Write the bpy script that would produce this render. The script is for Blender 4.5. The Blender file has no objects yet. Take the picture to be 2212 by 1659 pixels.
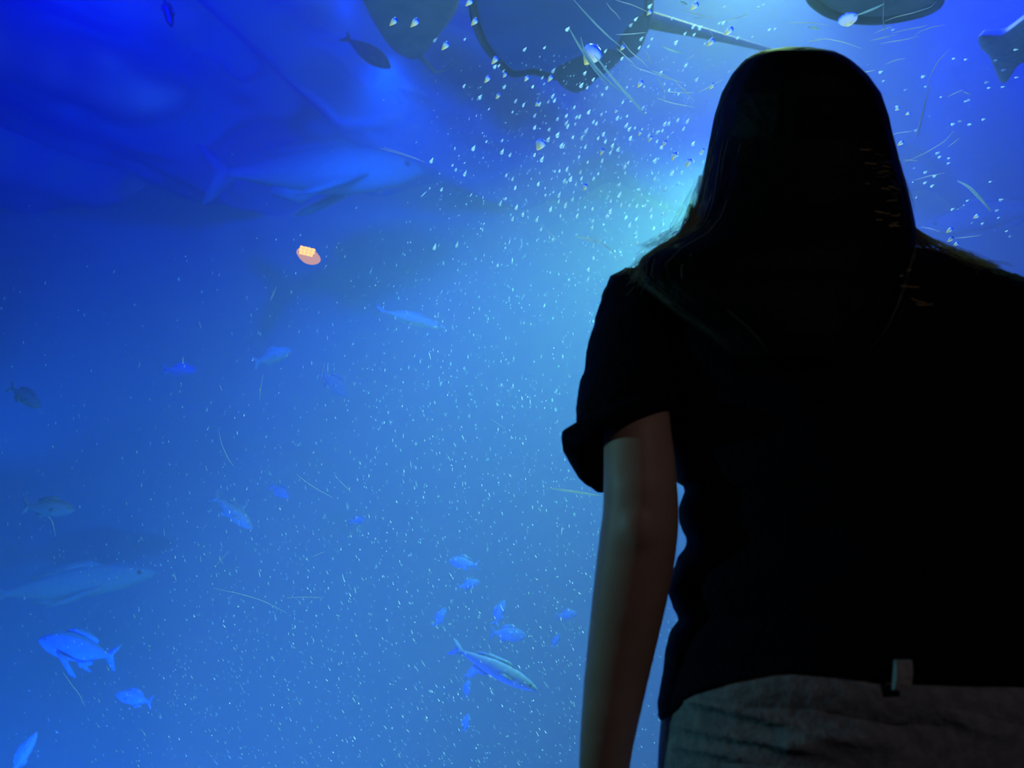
import bpy, bmesh, math, random
from mathutils import Vector, Matrix, noise

random.seed(11)
scene = bpy.context.scene
COL = scene.collection
W, H = 2212.0, 1659.0
R = math.radians
PI = math.pi

# ------------------------------------------------------------------ camera
CAM = Vector((0.0, 0.0, 1.10))
PITCH = R(10)
LENS = 27.0
F = LENS / 36.0 * W
cam_data = bpy.data.cameras.new('camera')
cam_data.sensor_fit = 'HORIZONTAL'
cam_data.sensor_width = 36.0
cam_data.lens = LENS
cam_data.clip_start = 0.05
cam_data.clip_end = 100
cam_data.dof.use_dof = True
cam_data.dof.focus_distance = 1.45
cam_data.dof.aperture_fstop = 4.2
cam = bpy.data.objects.new('camera', cam_data)
cam.location = CAM
cam.rotation_euler = (R(90) + PITCH, 0, 0)
COL.objects.link(cam)
scene.camera = cam

# ------------------------------------------------------------------ world, exposure
world = bpy.data.worlds.new('dark_hall')
world.use_nodes = True
world.node_tree.nodes['Background'].inputs[0].default_value = (0.004, 0.006, 0.012, 1)
world.node_tree.nodes['Background'].inputs[1].default_value = 0.0
scene.world = world
vs = scene.view_settings
vs.view_transform = 'Standard'
vs.look = 'None'
vs.exposure = 0.0
vs.gamma = 1.0
vs.use_curve_mapping = False

FWD = Vector((0, math.cos(PITCH), math.sin(PITCH)))
UP = Vector((0, -math.sin(PITCH), math.cos(PITCH)))
RIGHT = Vector((1, 0, 0))


def ray(px, py):
    return FWD + RIGHT * ((px - W / 2) / F) + UP * ((H / 2 - py) / F)


def at(px, py, Y):
    """the point of the place seen at that spot of the photo, Y metres ahead"""
    d = ray(px, py)
    return CAM + d * (Y / d.y)


def at_z(px, py, z):
    d = ray(px, py)
    return CAM + d * ((z - CAM.z) / d.z)


# ------------------------------------------------------------------ lights
def spot(name, loc, target, energy, color, size, blend=1.0, radius=0.15):
    l = bpy.data.lights.new(name, 'SPOT')
    l.energy = energy
    l.color = color
    l.spot_size = R(size)
    l.spot_blend = blend
    l.shadow_soft_size = radius
    o = bpy.data.objects.new(name, l)
    o.location = loc
    o.rotation_euler = (Vector(target) - Vector(loc)).to_track_quat('-Z', 'Y').to_euler()
    COL.objects.link(o)
    return o


def point(name, loc, energy, color, radius=0.2):
    l = bpy.data.lights.new(name, 'POINT')
    l.energy = energy
    l.color = color
    l.shadow_soft_size = radius
    o = bpy.data.objects.new(name, l)
    o.location = loc
    COL.objects.link(o)
    return o


TANK_BACK = 9.0
# unseen tank lamps and added fills fitted to the glow; warm hall light behind
LAMPS = [
    ('beam_lamp', at(1640, 260, 3.4), at(1050, 1300, 3.2), 130, (0.0, 0.0, 1.0), 150),
    ('beam_lamp', at(1690, 330, 3.4), at(1210, 800, 3.3), 610, (0.26, 1.0, 0.28), 84),
    ('top_lamp', at(1650, -230, 3.95), at(1400, 900, 3.6), 420, (0.45, 1.0, 0.45), 120),
    ('blue_lamp', at(150, -300, 3.7), at(150, 300, 8.0), 1300, (0.0, 0.0, 1.0), 150),
    ('blue_lamp', at(2450, -150, 3.9), at(2050, 400, 8.0), 1000, (0.0, 0.02, 1.0), 150),
    ('window_fill', (-1.6, 2.15, 4.6), (-1.2, 7.0, 0.8), 430, (0.0, 0.0, 1.0), 110),  # added unseen fills for the fish fronts and near haze
    ('window_fill', (1.8, 2.15, 4.6), (1.6, 7.0, 0.8), 1600, (0.0, 0.01, 1.0), 110),
    ('floor_fill', (-0.6, 3.0, -2.3), (-0.6, 7.0, -0.5), 460, (0.03, 0.34, 1.0), 140),  # added unseen fills for the glow low in the tank
    ('floor_fill', (-2.4, 2.5, -1.2), (-2.0, 5.0, 0.0), 1350, (0.006, 0.13, 1.0), 150),
    ('back_wall_fill', (-1.0, 5.5, 4.7), (-1.0, 9.0, 1.5), 480, (0.0, 0.09, 1.0), 120),  # added wash that brightens the back wall
]
for name_, loc_, aim_, energy_, color_, cone_ in LAMPS:
    spot(name_, loc_, aim_, energy_, color_, cone_, 1.0, 0.12)
spot('hall_lamp', (1.4, -2.2, 2.9), (0.5, 0.85, 1.0), 18, (1.0, 0.86, 0.88), 50, 1.0, 0.05)
spot('side_fill', (-2.9, 1.15, 1.7), (0.3, 0.85, 1.0), 52, (0.25, 0.82, 1.0), 60, 1.0, 0.04)  # added teal fill for the arm and jeans, no such lamp known
strip = bpy.data.lights.new('window_strip_fill', 'AREA')            # unseen strip added over the window to brighten bubbles and scratches
strip.shape = 'RECTANGLE'
strip.size = 2.2
strip.size_y = 0.06
strip.spread = R(24)
strip.energy = 17
strip.color = (0.42, 0.9, 1.0)
strip_o = bpy.data.objects.new('window_strip_fill', strip)
strip_o.location = (0.55, 2.08, 4.6)
strip_o.rotation_euler = (0, 0, 0)
COL.objects.link(strip_o)
foot = strip.copy()                                                  # and its added twin below the sill, lighting bubble feet from beneath
foot.energy = 4.5
foot.color = (0.5, 0.95, 1.0)
foot_o = bpy.data.objects.new('window_strip_fill', foot)
foot_o.location = (0.2, 2.06, 0.05)
foot_o.rotation_euler = (PI, 0, 0)
COL.objects.link(foot_o)
spot('back_wall_fill', (-7.0, 7.6, 1.0), at(150, 800, TANK_BACK), 250, (0.0, 0.1, 1.0), 50, 1.0, 0.1)  # added unseen spot making the bright blue patch at left


# ------------------------------------------------------------------ material helpers
def material(name, color=(0.5, 0.5, 0.5), rough=0.6, spec=0.3, noise_scale=None, dark=None, bump=0.0, metal=0.0,
             translucent=0.0, coords='Object', detail=4.0):
    m = bpy.data.materials.new(name)
    m.use_nodes = True
    nt = m.node_tree
    b = nt.nodes['Principled BSDF']
    b.inputs['Base Color'].default_value = (*color, 1)
    b.inputs['Roughness'].default_value = rough
    b.inputs['Metallic'].default_value = metal
    b.inputs['Specular IOR Level'].default_value = spec
    if noise_scale:
        tc = nt.nodes.new('ShaderNodeTexCoord')
        n = nt.nodes.new('ShaderNodeTexNoise')
        n.inputs['Scale'].default_value = noise_scale
        n.inputs['Detail'].default_value = detail
        nt.links.new(tc.outputs[coords], n.inputs['Vector'])
        if dark:
            r = nt.nodes.new('ShaderNodeValToRGB')
            r.color_ramp.elements[0].color = (*dark, 1)
            r.color_ramp.elements[1].color = (*color, 1)
            r.color_ramp.elements[0].position = 0.35
            r.color_ramp.elements[1].position = 0.65
            nt.links.new(n.outputs['Fac'], r.inputs['Fac'])
            nt.links.new(r.outputs['Color'], b.inputs['Base Color'])
        if bump:
            bp = nt.nodes.new('ShaderNodeBump')
            bp.inputs['Strength'].default_value = bump
            bp.inputs['Distance'].default_value = 0.02
            nt.links.new(n.outputs['Fac'], bp.inputs['Height'])
            nt.links.new(bp.outputs['Normal'], b.inputs['Normal'])
    if translucent:
        t = nt.nodes.new('ShaderNodeBsdfTranslucent')
        t.inputs['Color'].default_value = (*color, 1)
        mx = nt.nodes.new('ShaderNodeMixShader')
        mx.inputs[0].default_value = translucent
        nt.links.new(b.outputs[0], mx.inputs[1])
        nt.links.new(t.outputs[0], mx.inputs[2])
        nt.links.new(mx.outputs[0], nt.nodes['Material Output'].inputs['Surface'])
    return m


def emission(name, color, strength):
    m = bpy.data.materials.new(name)
    m.use_nodes = True
    nt = m.node_tree
    nt.nodes.clear()
    out = nt.nodes.new('ShaderNodeOutputMaterial')
    e = nt.nodes.new('ShaderNodeEmission')
    e.inputs[0].default_value = (*color, 1)
    e.inputs[1].default_value = strength
    nt.links.new(e.outputs[0], out.inputs['Surface'])
    return m


def pane_material():
    m = bpy.data.materials.new('clear_acrylic')
    m.use_nodes = True
    nt = m.node_tree
    nt.nodes.clear()
    out = nt.nodes.new('ShaderNodeOutputMaterial')
    tr = nt.nodes.new('ShaderNodeBsdfTransparent')
    tr.inputs[0].default_value = (0.97, 0.99, 1.0, 1)
    gl = nt.nodes.new('ShaderNodeBsdfGlossy')
    gl.inputs['Roughness'].default_value = 0.02
    fr = nt.nodes.new('ShaderNodeFresnel')
    fr.inputs['IOR'].default_value = 1.3
    mx = nt.nodes.new('ShaderNodeMixShader')
    geo = nt.nodes.new('ShaderNodeNewGeometry')              # the gloss belongs to the outer faces
    inv = nt.nodes.new('ShaderNodeMath')
    inv.operation = 'SUBTRACT'
    inv.inputs[0].default_value = 1.0
    mul = nt.nodes.new('ShaderNodeMath')
    mul.operation = 'MULTIPLY'
    nt.links.new(geo.outputs['Backfacing'], inv.inputs[1])
    nt.links.new(inv.outputs[0], mul.inputs[0])
    nt.links.new(fr.outputs[0], mul.inputs[1])
    nt.links.new(mul.outputs[0], mx.inputs[0])
    nt.links.new(tr.outputs[0], mx.inputs[1])
    nt.links.new(gl.outputs[0], mx.inputs[2])
    nt.links.new(mx.outputs[0], out.inputs['Surface'])
    return m


def water_volume():
    m = bpy.data.materials.new('murky_blue_water')
    m.use_nodes = True
    nt = m.node_tree
    nt.nodes.clear()
    out = nt.nodes.new('ShaderNodeOutputMaterial')
    v = nt.nodes.new('ShaderNodeVolumeScatter')
    v.inputs['Color'].default_value = (0.55, 0.8, 1.0, 1)
    v.inputs['Density'].default_value = 0.12
    v.inputs['Anisotropy'].default_value = 0.15
    nt.links.new(v.outputs[0], out.inputs['Volume'])
    return m


def surface_material():
    m = bpy.data.materials.new('water_surface')
    m.use_nodes = True
    nt = m.node_tree
    nt.nodes.clear()
    out = nt.nodes.new('ShaderNodeOutputMaterial')
    gl = nt.nodes.new('ShaderNodeBsdfGlossy')
    gl.inputs['Color'].default_value = (0.25, 0.5, 1.0, 1)
    gl.inputs['Roughness'].default_value = 0.2
    nt.links.new(gl.outputs[0], out.inputs['Surface'])
    return m


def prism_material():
    """air pockets in the thick acrylic, split light painted into their colour: a blue upper rim, a white waist, a yellow foot"""
    m = material('prism_tint_air', (0.9, 0.95, 1.0), 0.3, 0.5)
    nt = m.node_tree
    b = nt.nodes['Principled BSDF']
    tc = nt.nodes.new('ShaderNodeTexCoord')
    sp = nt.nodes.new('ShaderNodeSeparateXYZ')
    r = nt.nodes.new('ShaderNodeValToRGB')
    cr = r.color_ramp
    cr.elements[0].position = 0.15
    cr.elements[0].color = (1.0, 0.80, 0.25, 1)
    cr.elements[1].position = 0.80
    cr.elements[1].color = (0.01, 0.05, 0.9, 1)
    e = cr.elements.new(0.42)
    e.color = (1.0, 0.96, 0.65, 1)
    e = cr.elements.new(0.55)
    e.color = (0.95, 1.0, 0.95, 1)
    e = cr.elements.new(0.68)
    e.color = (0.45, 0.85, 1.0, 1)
    nt.links.new(tc.outputs['Generated'], sp.inputs[0])  # dispersed light put into the colour by height
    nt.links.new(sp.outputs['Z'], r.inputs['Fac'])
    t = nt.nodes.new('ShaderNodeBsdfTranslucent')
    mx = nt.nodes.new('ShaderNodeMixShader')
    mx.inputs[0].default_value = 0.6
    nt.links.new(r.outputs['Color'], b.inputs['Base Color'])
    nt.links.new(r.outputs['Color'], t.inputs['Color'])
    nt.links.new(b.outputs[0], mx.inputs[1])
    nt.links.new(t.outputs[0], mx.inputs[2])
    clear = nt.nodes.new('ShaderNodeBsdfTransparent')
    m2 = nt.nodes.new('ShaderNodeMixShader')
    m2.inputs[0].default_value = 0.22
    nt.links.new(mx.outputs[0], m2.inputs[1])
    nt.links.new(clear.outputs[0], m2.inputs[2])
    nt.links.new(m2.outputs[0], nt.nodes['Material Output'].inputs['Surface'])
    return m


# ------------------------------------------------------------------ mesh helpers
def link_mesh(name, bm, mat, parent=None, smooth=True):
    me = bpy.data.meshes.new(name)
    bm.normal_update()
    bm.to_mesh(me)
    bm.free()
    if smooth:
        for p in me.polygons:
            p.use_smooth = True
    o = bpy.data.objects.new(name, me)
    if mat:
        me.materials.append(mat)
    COL.objects.link(o)
    if parent:
        o.parent = parent
        o.matrix_parent_inverse = parent_matrix(parent).inverted()
    return o


def parent_matrix(o):
    m = o.matrix_basis.copy()
    if o.parent:
        return parent_matrix(o.parent) @ o.matrix_parent_inverse @ m
    return m


def thing(name, label, cat, loc=(0, 0, 0), group=None):
    o = bpy.data.objects.new(name, None)
    o.empty_display_size = 0.1
    o.location = loc
    COL.objects.link(o)
    return tag(o, label, cat, group)


def tag(o, label=None, cat=None, group=None, kind=None):
    if label:
        o['label'] = label
    if cat:
        o['category'] = cat
    if group:
        o['group'] = group
    if kind:
        o['kind'] = kind
    return o


def box(bm, x0, x1, y0, y1, z0, z1):
    vs_ = [bm.verts.new(v) for v in ((x0, y0, z0), (x1, y0, z0), (x1, y1, z0), (x0, y1, z0),
                                     (x0, y0, z1), (x1, y0, z1), (x1, y1, z1), (x0, y1, z1))]
    for f in ((3, 2, 1, 0), (4, 5, 6, 7), (0, 1, 5, 4), (1, 2, 6, 5), (2, 3, 7, 6), (3, 0, 4, 7)):
        bm.faces.new([vs_[i] for i in f])


def loft(bm, rings, cap0=True, cap1=True, closed=True):
    rows = [[bm.verts.new(p) for p in r] for r in rings]
    n = len(rows[0])
    for a, b in zip(rows, rows[1:]):
        for i in range(n if closed else n - 1):
            j = (i + 1) % n
            bm.faces.new((a[i], a[j], b[j], b[i]))
    if cap0:
        bm.faces.new(rows[0][::-1])
    if cap1:
        bm.faces.new(rows[-1])
    return rows


def tube(bm, pts, rad, n=8, flat=1.0, cap=True):
    """tube along pts; rad one radius or one per point"""
    pts = [Vector(p) for p in pts]
    if not hasattr(rad, '__len__'):
        rad = [rad] * len(pts)
    rings = []
    ref = None
    for i, p in enumerate(pts):
        t = (pts[min(i + 1, len(pts) - 1)] - pts[max(i - 1, 0)])
        if t.length < 1e-9:
            t = Vector((0, 0, 1))
        t.normalize()
        if ref is None:
            ref = Vector((0, 1, 0)) if abs(t.y) < 0.9 else Vector((1, 0, 0))
        u = (ref - t * ref.dot(t)).normalized()
        ref = u
        v = t.cross(u)
        rings.append([p + u * (math.cos(2 * PI * k / n) * rad[i] * flat) + v * (math.sin(2 * PI * k / n) * rad[i]) for k in range(n)])
    loft(bm, rings, cap, cap)


def ellipsoid(bm, c, r, rot=None, u=24, v=14):
    m = Matrix.Translation(c)
    if rot:
        m = m @ rot
    m = m @ Matrix.Diagonal((*r, 1))
    bmesh.ops.create_uvsphere(bm, u_segments=u, v_segments=v, radius=1.0, matrix=m)


def lerp_table(tab, x):
    """tab rows: (key, v1, v2, ...) sorted by key; smooth interpolation"""
    if x <= tab[0][0]:
        return tab[0][1:]
    for a, b in zip(tab, tab[1:]):
        if x <= b[0]:
            t = (x - a[0]) / (b[0] - a[0])
            return tuple(p + (q - p) * t for p, q in zip(a[1:], b[1:]))
    return tab[-1][1:]


def bake_remesh(o, voxel, smooth_iter=2, factor=0.5):
    md = o.modifiers.new('remesh', 'REMESH')
    md.mode = 'VOXEL'
    md.voxel_size = voxel
    md.use_smooth_shade = True
    sm = o.modifiers.new('smooth', 'SMOOTH')
    sm.iterations = smooth_iter
    sm.factor = factor
    dg = bpy.context.evaluated_depsgraph_get()
    me = bpy.data.meshes.new_from_object(o.evaluated_get(dg))
    old = o.data
    o.modifiers.clear()
    me.name = old.name
    o.data = me
    if not me.materials and old.materials:
        me.materials.append(old.materials[0])
    for p in me.polygons:
        p.use_smooth = True
    return o


# ------------------------------------------------------------------ materials
M_wall = material('dark_hall_paint', (0.015, 0.018, 0.024), 0.8, 0.2, 30, (0.01, 0.012, 0.018), 0.1)
M_floor = material('dark_carpet', (0.015, 0.015, 0.02), 0.95, 0.1, 200, (0.008, 0.008, 0.012), 0.3)
M_tank = material('blue_tank_wall', (0.30, 0.42, 0.55), 0.9, 0.1, 0.6, (0.26, 0.38, 0.52), 0.15)
M_sand = material('tank_sand', (0.5, 0.48, 0.42), 0.9, 0.1, 4, (0.4, 0.38, 0.33), 0.4)
M_trim = material('black_frame', (0.01, 0.01, 0.012), 0.5, 0.4, 60, (0.008, 0.008, 0.01), 0.1)
M_pane = pane_material()
M_water = water_volume()
M_surf = surface_material()
M_scratch = material('scratched_acrylic', (0.92, 0.98, 1.0), 0.5, 0.4, 40, (0.65, 0.8, 0.88), 0, translucent=0.7)
M_scuff = material('scuffed_acrylic', (0.75, 0.9, 0.95), 0.5, 0.4, 40, (0.5, 0.7, 0.8), 0, translucent=0.7)
M_bubble = material('white_bubble', (0.8, 0.95, 0.98), 0.3, 0.5, 20, (0.7, 0.88, 0.95), 0, translucent=0.6)
M_prism = prism_material()
M_speck = material('pale_speck', (0.75, 0.92, 0.98), 0.5, 0.3, 20, (0.6, 0.8, 0.9), 0, translucent=0.6)
M_skin = material('skin', (0.52, 0.33, 0.25), 0.5, 0.35, 25, (0.48, 0.29, 0.22), 0.05)
M_hair = material('black_hair', (0.004, 0.0035, 0.004), 0.6, 0.12, 60, (0.003, 0.0025, 0.003), 0.2)
M_strand = material('paled_hair_strands', (0.55, 0.53, 0.45), 0.35, 0.5, 60, (0.38, 0.35, 0.28), 0, translucent=0.6)  # dark hair paled in colour to imitate backlight
M_glint = material('glint_hair_tips', (0.75, 0.52, 0.22), 0.3, 0.6, 60, (0.5, 0.34, 0.14), 0)  # warm glint on dark hair painted as gold
M_blouse = material('black_blouse', (0.006, 0.008, 0.018), 0.9, 0.06, 160, (0.004, 0.005, 0.012), 0.3)
M_jeans = material('washed_denim', (0.30, 0.31, 0.33), 0.85, 0.15, 90, (0.20, 0.21, 0.24), 0.25)
M_loop = material('pale_denim', (0.42, 0.42, 0.42), 0.85, 0.15, 120, (0.33, 0.33, 0.34), 0.25)
M_shoe = material('dark_canvas', (0.05, 0.05, 0.055), 0.8, 0.2, 90, (0.035, 0.035, 0.04), 0.2)
M_sole = material('pale_rubber', (0.5, 0.5, 0.48), 0.7, 0.3, 60, (0.42, 0.42, 0.4), 0.1)
M_eye = material('eye_white', (0.75, 0.73, 0.7), 0.25, 0.5, 30, (0.7, 0.67, 0.64), 0)

# ------------------------------------------------------------------ the hall and the tank
PANE_Y0, PANE_Y1 = 1.80, 1.90
TX, TY, TZ0, TZ1 = 8.0, 9.0, -2.5, 5.0     # tank half width, back wall, sand, water surface
HX, HY, HZ = 3.4, -3.6, 3.5                # hall half width, rear wall, ceiling
SILL, HEAD, OX = 0.28, 3.1, 3.0


def struct(name, bm, mat, smooth=False, label=None):
    o = link_mesh(name, bm, mat, None, smooth)
    o['kind'] = 'structure'
    if label:
        o['label'] = label
    return o


bm = bmesh.new(); box(bm, -HX - .1, HX + .1, HY - .1, PANE_Y0, -0.1, 0.0); struct('floor', bm, M_floor)
bm = bmesh.new(); box(bm, -HX - .1, HX + .1, HY - .1, PANE_Y0, HZ, HZ + .1); struct('ceiling', bm, M_wall)
bm = bmesh.new(); box(bm, -HX - .1, -HX, HY, PANE_Y0, 0, HZ); struct('wall_left', bm, M_wall)
bm = bmesh.new(); box(bm, HX, HX + .1, HY, PANE_Y0, 0, HZ); struct('wall_right', bm, M_wall)
bm = bmesh.new(); box(bm, -HX - .1, HX + .1, HY - .1, HY, 0, HZ); struct('wall_rear', bm, M_wall)
bm = bmesh.new()                                                     # the wall the tank window is let into
box(bm, -TX - .1, -OX, PANE_Y0, PANE_Y1, TZ0, TZ1 + .5)
box(bm, OX, TX + .1, PANE_Y0, PANE_Y1, TZ0, TZ1 + .5)
box(bm, -OX, OX, PANE_Y0, PANE_Y1, TZ0, SILL)
box(bm, -OX, OX, PANE_Y0, PANE_Y1, HEAD, TZ1 + .5)
struct('wall_front', bm, M_wall)
bm = bmesh.new(); box(bm, -OX, OX, PANE_Y0 - .04, PANE_Y0 - .001, SILL - .08, SILL); struct('trim_1', bm, M_trim)
bm = bmesh.new(); box(bm, -OX, OX, PANE_Y0 - .04, PANE_Y0 - .001, HEAD, HEAD + .08); struct('trim_2', bm, M_trim)
bm = bmesh.new(); box(bm, -OX, OX, PANE_Y0 + .02, PANE_Y1 - .001, SILL, HEAD)
pane = struct('window_1', bm, M_pane)
bm = bmesh.new(); box(bm, -TX - .1, TX + .1, TY, TY + .1, TZ0, TZ1 + .5); struct('wall_back', bm, M_tank)
bm = bmesh.new(); box(bm, -TX - .1, -TX, PANE_Y1, TY, TZ0, TZ1 + .5); struct('wall_tank_left', bm, M_tank)
bm = bmesh.new(); box(bm, TX, TX + .1, PANE_Y1, TY, TZ0, TZ1 + .5); struct('wall_tank_right', bm, M_tank)
bm = bmesh.new(); box(bm, -TX - .1, TX + .1, PANE_Y0, TY + .1, TZ0 - .1, TZ0); struct('floor_tank', bm, M_sand)
bm = bmesh.new(); box(bm, -TX + .002, TX - .002, PANE_Y1 + .002, TY - .002, TZ0 + .002, TZ1 + .45)
tag(link_mesh('water', bm, M_water, None, False), 'murky blue water filling the lit tank behind the window', 'water', kind='stuff')

# rippled water surface overhead, seen from below
g1, g2 = at_z(0, 130, TZ1), at_z(520, 380, TZ1)
wd = Vector((g2.x - g1.x, g2.y - g1.y, 0)).normalized()
wn = Vector((-wd.y, wd.x, 0))


def wave(x, y):
    p = Vector((x, y, 0))
    s = p.dot(wn)
    t = p.dot(wd)
    w = noise.noise(Vector((t * 0.35, s * 0.5, 3.1))) * 1.3
    z = 0.11 * math.sin(s * 2.5 + w * 2.0) + 0.05 * math.sin(s * 6.1 + 1.3 + w * 3.0)
    z += 0.08 * noise.noise(Vector((x * 0.8, y * 0.8, 0.4))) + 0.03 * noise.noise(Vector((x * 2.3, y * 2.3, 7.0)))
    return z * 1.55


bm = bmesh.new()
NX, NY = 200, 110
grid = []
for j in range(NY + 1):
    y = PANE_Y1 + .004 + (TY - PANE_Y1 - .008) * j / NY
    grid.append([bm.verts.new((-TX + .004 + (2 * TX - .008) * i / NX, y, TZ1 + wave(-TX + 2 * TX * i / NX, y))) for i in range(NX + 1)])
for j in range(NY):
    for i in range(NX):
        bm.faces.new((grid[j][i], grid[j + 1][i], grid[j + 1][i + 1], grid[j][i + 1]))
tag(link_mesh('water_surface', bm, M_surf), 'rippled deep blue water surface seen from below along the top left', 'water', kind='stuff')

# ------------------------------------------------------------------ the woman
person = thing('person', 'person seen from behind in black blouse and jeans facing the tank, long dark hair', 'person', (0.42, 0.86, 0))


def view_ring(row, xl, xr, Y, b, n=48, power=2.3, jit=0.0, seed=0.0):
    """one cross section whose left and right edges lie at xl and xr of that photo row, b half its depth"""
    xc = (xl + xr) / 2
    d = ray(xc, row).normalized()
    d = Vector((0, d.y, d.z)).normalized()
    c = at(xc, row, Y)
    a = (at(xr, row, Y) - at(xl, row, Y)).length / 2
    out = []
    for k in range(n):
        th = 2 * PI * k / n
        cs, sn = math.cos(th), math.sin(th)
        e = 2.0 / power
        x = math.copysign(abs(cs) ** e, cs) * a
        y = math.copysign(abs(sn) ** e, sn) * b
        p = c + RIGHT * x + d * y
        if jit:
            f = noise.noise(p * 22 + Vector((seed, 0, 0))) * jit + noise.noise(p * 60 + Vector((seed, 5, 0))) * jit * 0.4
            p += (p - c).normalized() * f
        out.append(p)
    return out


def view_loft(bm, tab, rows, n=48, power=2.3, jit=0.0, seed=0.0, cap0=True, cap1=True):
    rings = []
    for r in rows:
        xl, xr, Y, b = lerp_table(tab, r)
        rings.append(view_ring(r, xl, xr, Y, b, n, power, jit, seed))
    loft(bm, rings, cap0, cap1)
    return rings


def frange(a, b, s):
    out = []
    while a < b:
        out.append(a)
        a += s
    return out + [b]


# body: one continuous figure
HC = at(1727, 300, 0.90)                                   # middle of the head
NB = at(1745, 560, 0.87)
HIP = at(1885, 1510, 0.85)
bm = bmesh.new()
ellipsoid(bm, HC + Vector((0, 0.006, 0.0)), (0.072, 0.084, 0.084))
ellipsoid(bm, HC + Vector((0, 0.035, -0.05)), (0.058, 0.060, 0.078))
ellipsoid(bm, HC + Vector((0, 0.058, -0.105)), (0.034, 0.030, 0.024))      # chin
ellipsoid(bm, HC + Vector((0, 0.100, -0.030)), (0.013, 0.020, 0.026))      # nose
ellipsoid(bm, HC + Vector((0, 0.090, -0.076)), (0.024, 0.012, 0.010))      # lips
for s in (-1, 1):
    ellipsoid(bm, HC + Vector((s * 0.076, 0.0, -0.015)), (0.010, 0.018, 0.030))   # ears
    ellipsoid(bm, HC + Vector((s * 0.032, 0.075, -0.040)), (0.022, 0.016, 0.020)) # cheeks
    ellipsoid(bm, HC + Vector((s * 0.028, 0.084, 0.022)), (0.024, 0.010, 0.008))  # brows
tube(bm, [HC + Vector((0, 0.0, -0.06)), HC + Vector((0.004, -0.01, -0.13)), NB + Vector((0, 0, -0.02))], [0.052, 0.050, 0.062], 20)
body_tab = [(560, 1640, 1850, .87, .06), (600, 1480, 2040, .87, .07), (650, 1400, 2130, .87, .085), (750, 1430, 2120, .86, .095),
            (900, 1490, 2120, .86, .10), (1100, 1530, 2130, .86, .10), (1250, 1530, 2170, .85, .095), (1400, 1490, 2230, .85, .105),
            (1500, 1460, 2290, .85, .112), (1640, 1450, 2330, .85, .118), (1760, 1450, 2340, .85, .105)]
view_loft(bm, body_tab, frange(560, 1760, 40), 40)
arm_tab = [(650, 1345, 1470, .87, .042), (800, 1325, 1450, .87, .040), (860, 1312, 1446, .862, .042), (910, 1304, 1446, .85, .044), (980, 1304, 1455, .84, .044),
           (1040, 1304, 1461, .83, .043), (1100, 1303, 1465, .83, .042), (1150, 1296, 1464, .83, .042), (1220, 1287, 1456, .835, .042),
           (1310, 1277, 1438, .84, .040), (1370, 1271, 1424, .845, .038), (1430, 1265, 1410, .85, .036), (1480, 1260, 1398, .855, .034),
           (1560, 1254, 1380, .86, .031), (1620, 1251, 1367, .865, .028), (1660, 1249, 1361, .87, .026), (1760, 1254, 1345, .88, .021),
           (1800, 1256, 1343, .885, .019)]
view_loft(bm, arm_tab, frange(650, 1800, 24), 28, 2.0)
ELB = at(1372, 1140, .83) + Vector((0, -0.030, 0))
ellipsoid(bm, ELB, (0.021, 0.016, 0.028), None, 16, 10)


def hand(bm, wrist, side, fwd):
    """palm and five bent fingers hanging down from the wrist"""
    dn = Vector((0, 0.12, -1)).normalized()
    tube(bm, [wrist + Vector((0, 0, .03)), wrist, wrist + dn * .03, wrist + dn * .06, wrist + dn * .09], [.024, .025, .034, .038, .034], 16, 0.5)
    # the row of knuckles runs front to back, the palm faces the thigh
    for k, (off, ln) in enumerate(((.030, .074), (.011, .083), (-.009, .077), (-.028, .060))):
        p0 = wrist + dn * (.088 - abs(off) * .15) + fwd * off
        p1 = p0 + dn * (ln * .45) + Vector((side * .006, 0, 0))
        p2 = p1 + dn * (ln * .32) + Vector((side * .012, 0, 0))
        p3 = p2 + dn * (ln * .22) + Vector((side * .013, 0, 0))
        tube(bm, [p0 - dn * .03, p0, p1, p2, p3], [.008, .0085, .0078, .0070, .0055], 10)
    t0 = wrist + dn * .03 + fwd * .026
    t1 = t0 + dn * .026 + fwd * .020 + Vector((side * .006, 0, 0))
    t2 = t1 + dn * .026 + fwd * .008 + Vector((side * .006, 0, 0))
    t3 = t2 + dn * .020 + Vector((side * .006, 0, 0))
    tube(bm, [t0 - fwd * .012, t0, t1, t2, t3], [.012, .012, .0098, .0088, .0065], 10)


WR = at(1300, 1795, .885)
hand(bm, WR, 1, Vector((0, 1, 0)))
# right arm, mostly beyond the edge of the photo
ra = [at(2150, 660, .86), at(2230, 760, .86), at(2285, 950, .85), at(2330, 1150, .85), at(2360, 1400, .87), at(2375, 1620, .90), at(2375, 1790, .93)]
tube(bm, ra, [.05, .048, .044, .040, .036, .029, .024], 20)
hand(bm, ra[-1], -1, Vector((0, 1, 0)))
# legs and feet
for s in (-1, 1):
    h0 = HIP + Vector((s * .095, 0, -.10))
    tube(bm, [h0 + Vector((0, 0, .06)), h0, Vector((h0.x, .86, .62)), Vector((h0.x - s * .01, .87, .47)), Vector((h0.x - s * .012, .855, .34)), Vector((h0.x - s * .015, .85, .10)), Vector((h0.x - s * .015, .85, .05))],
         [.095, .092, .070, .055, .054, .036, .036], 20)
    ellipsoid(bm, Vector((h0.x - s * .015, .905, .045)), (.038, .11, .030))
body = link_mesh('body', bm, M_skin, person)
bake_remesh(body, 0.0045, 6, 0.5)
for s in (-1, 1):
    bm = bmesh.new(); ellipsoid(bm, HC + Vector((s * 0.030, 0.0835, -0.003)), (.012, .012, .010), None, 16, 10)
    link_mesh('eye', bm, M_eye, person)

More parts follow.
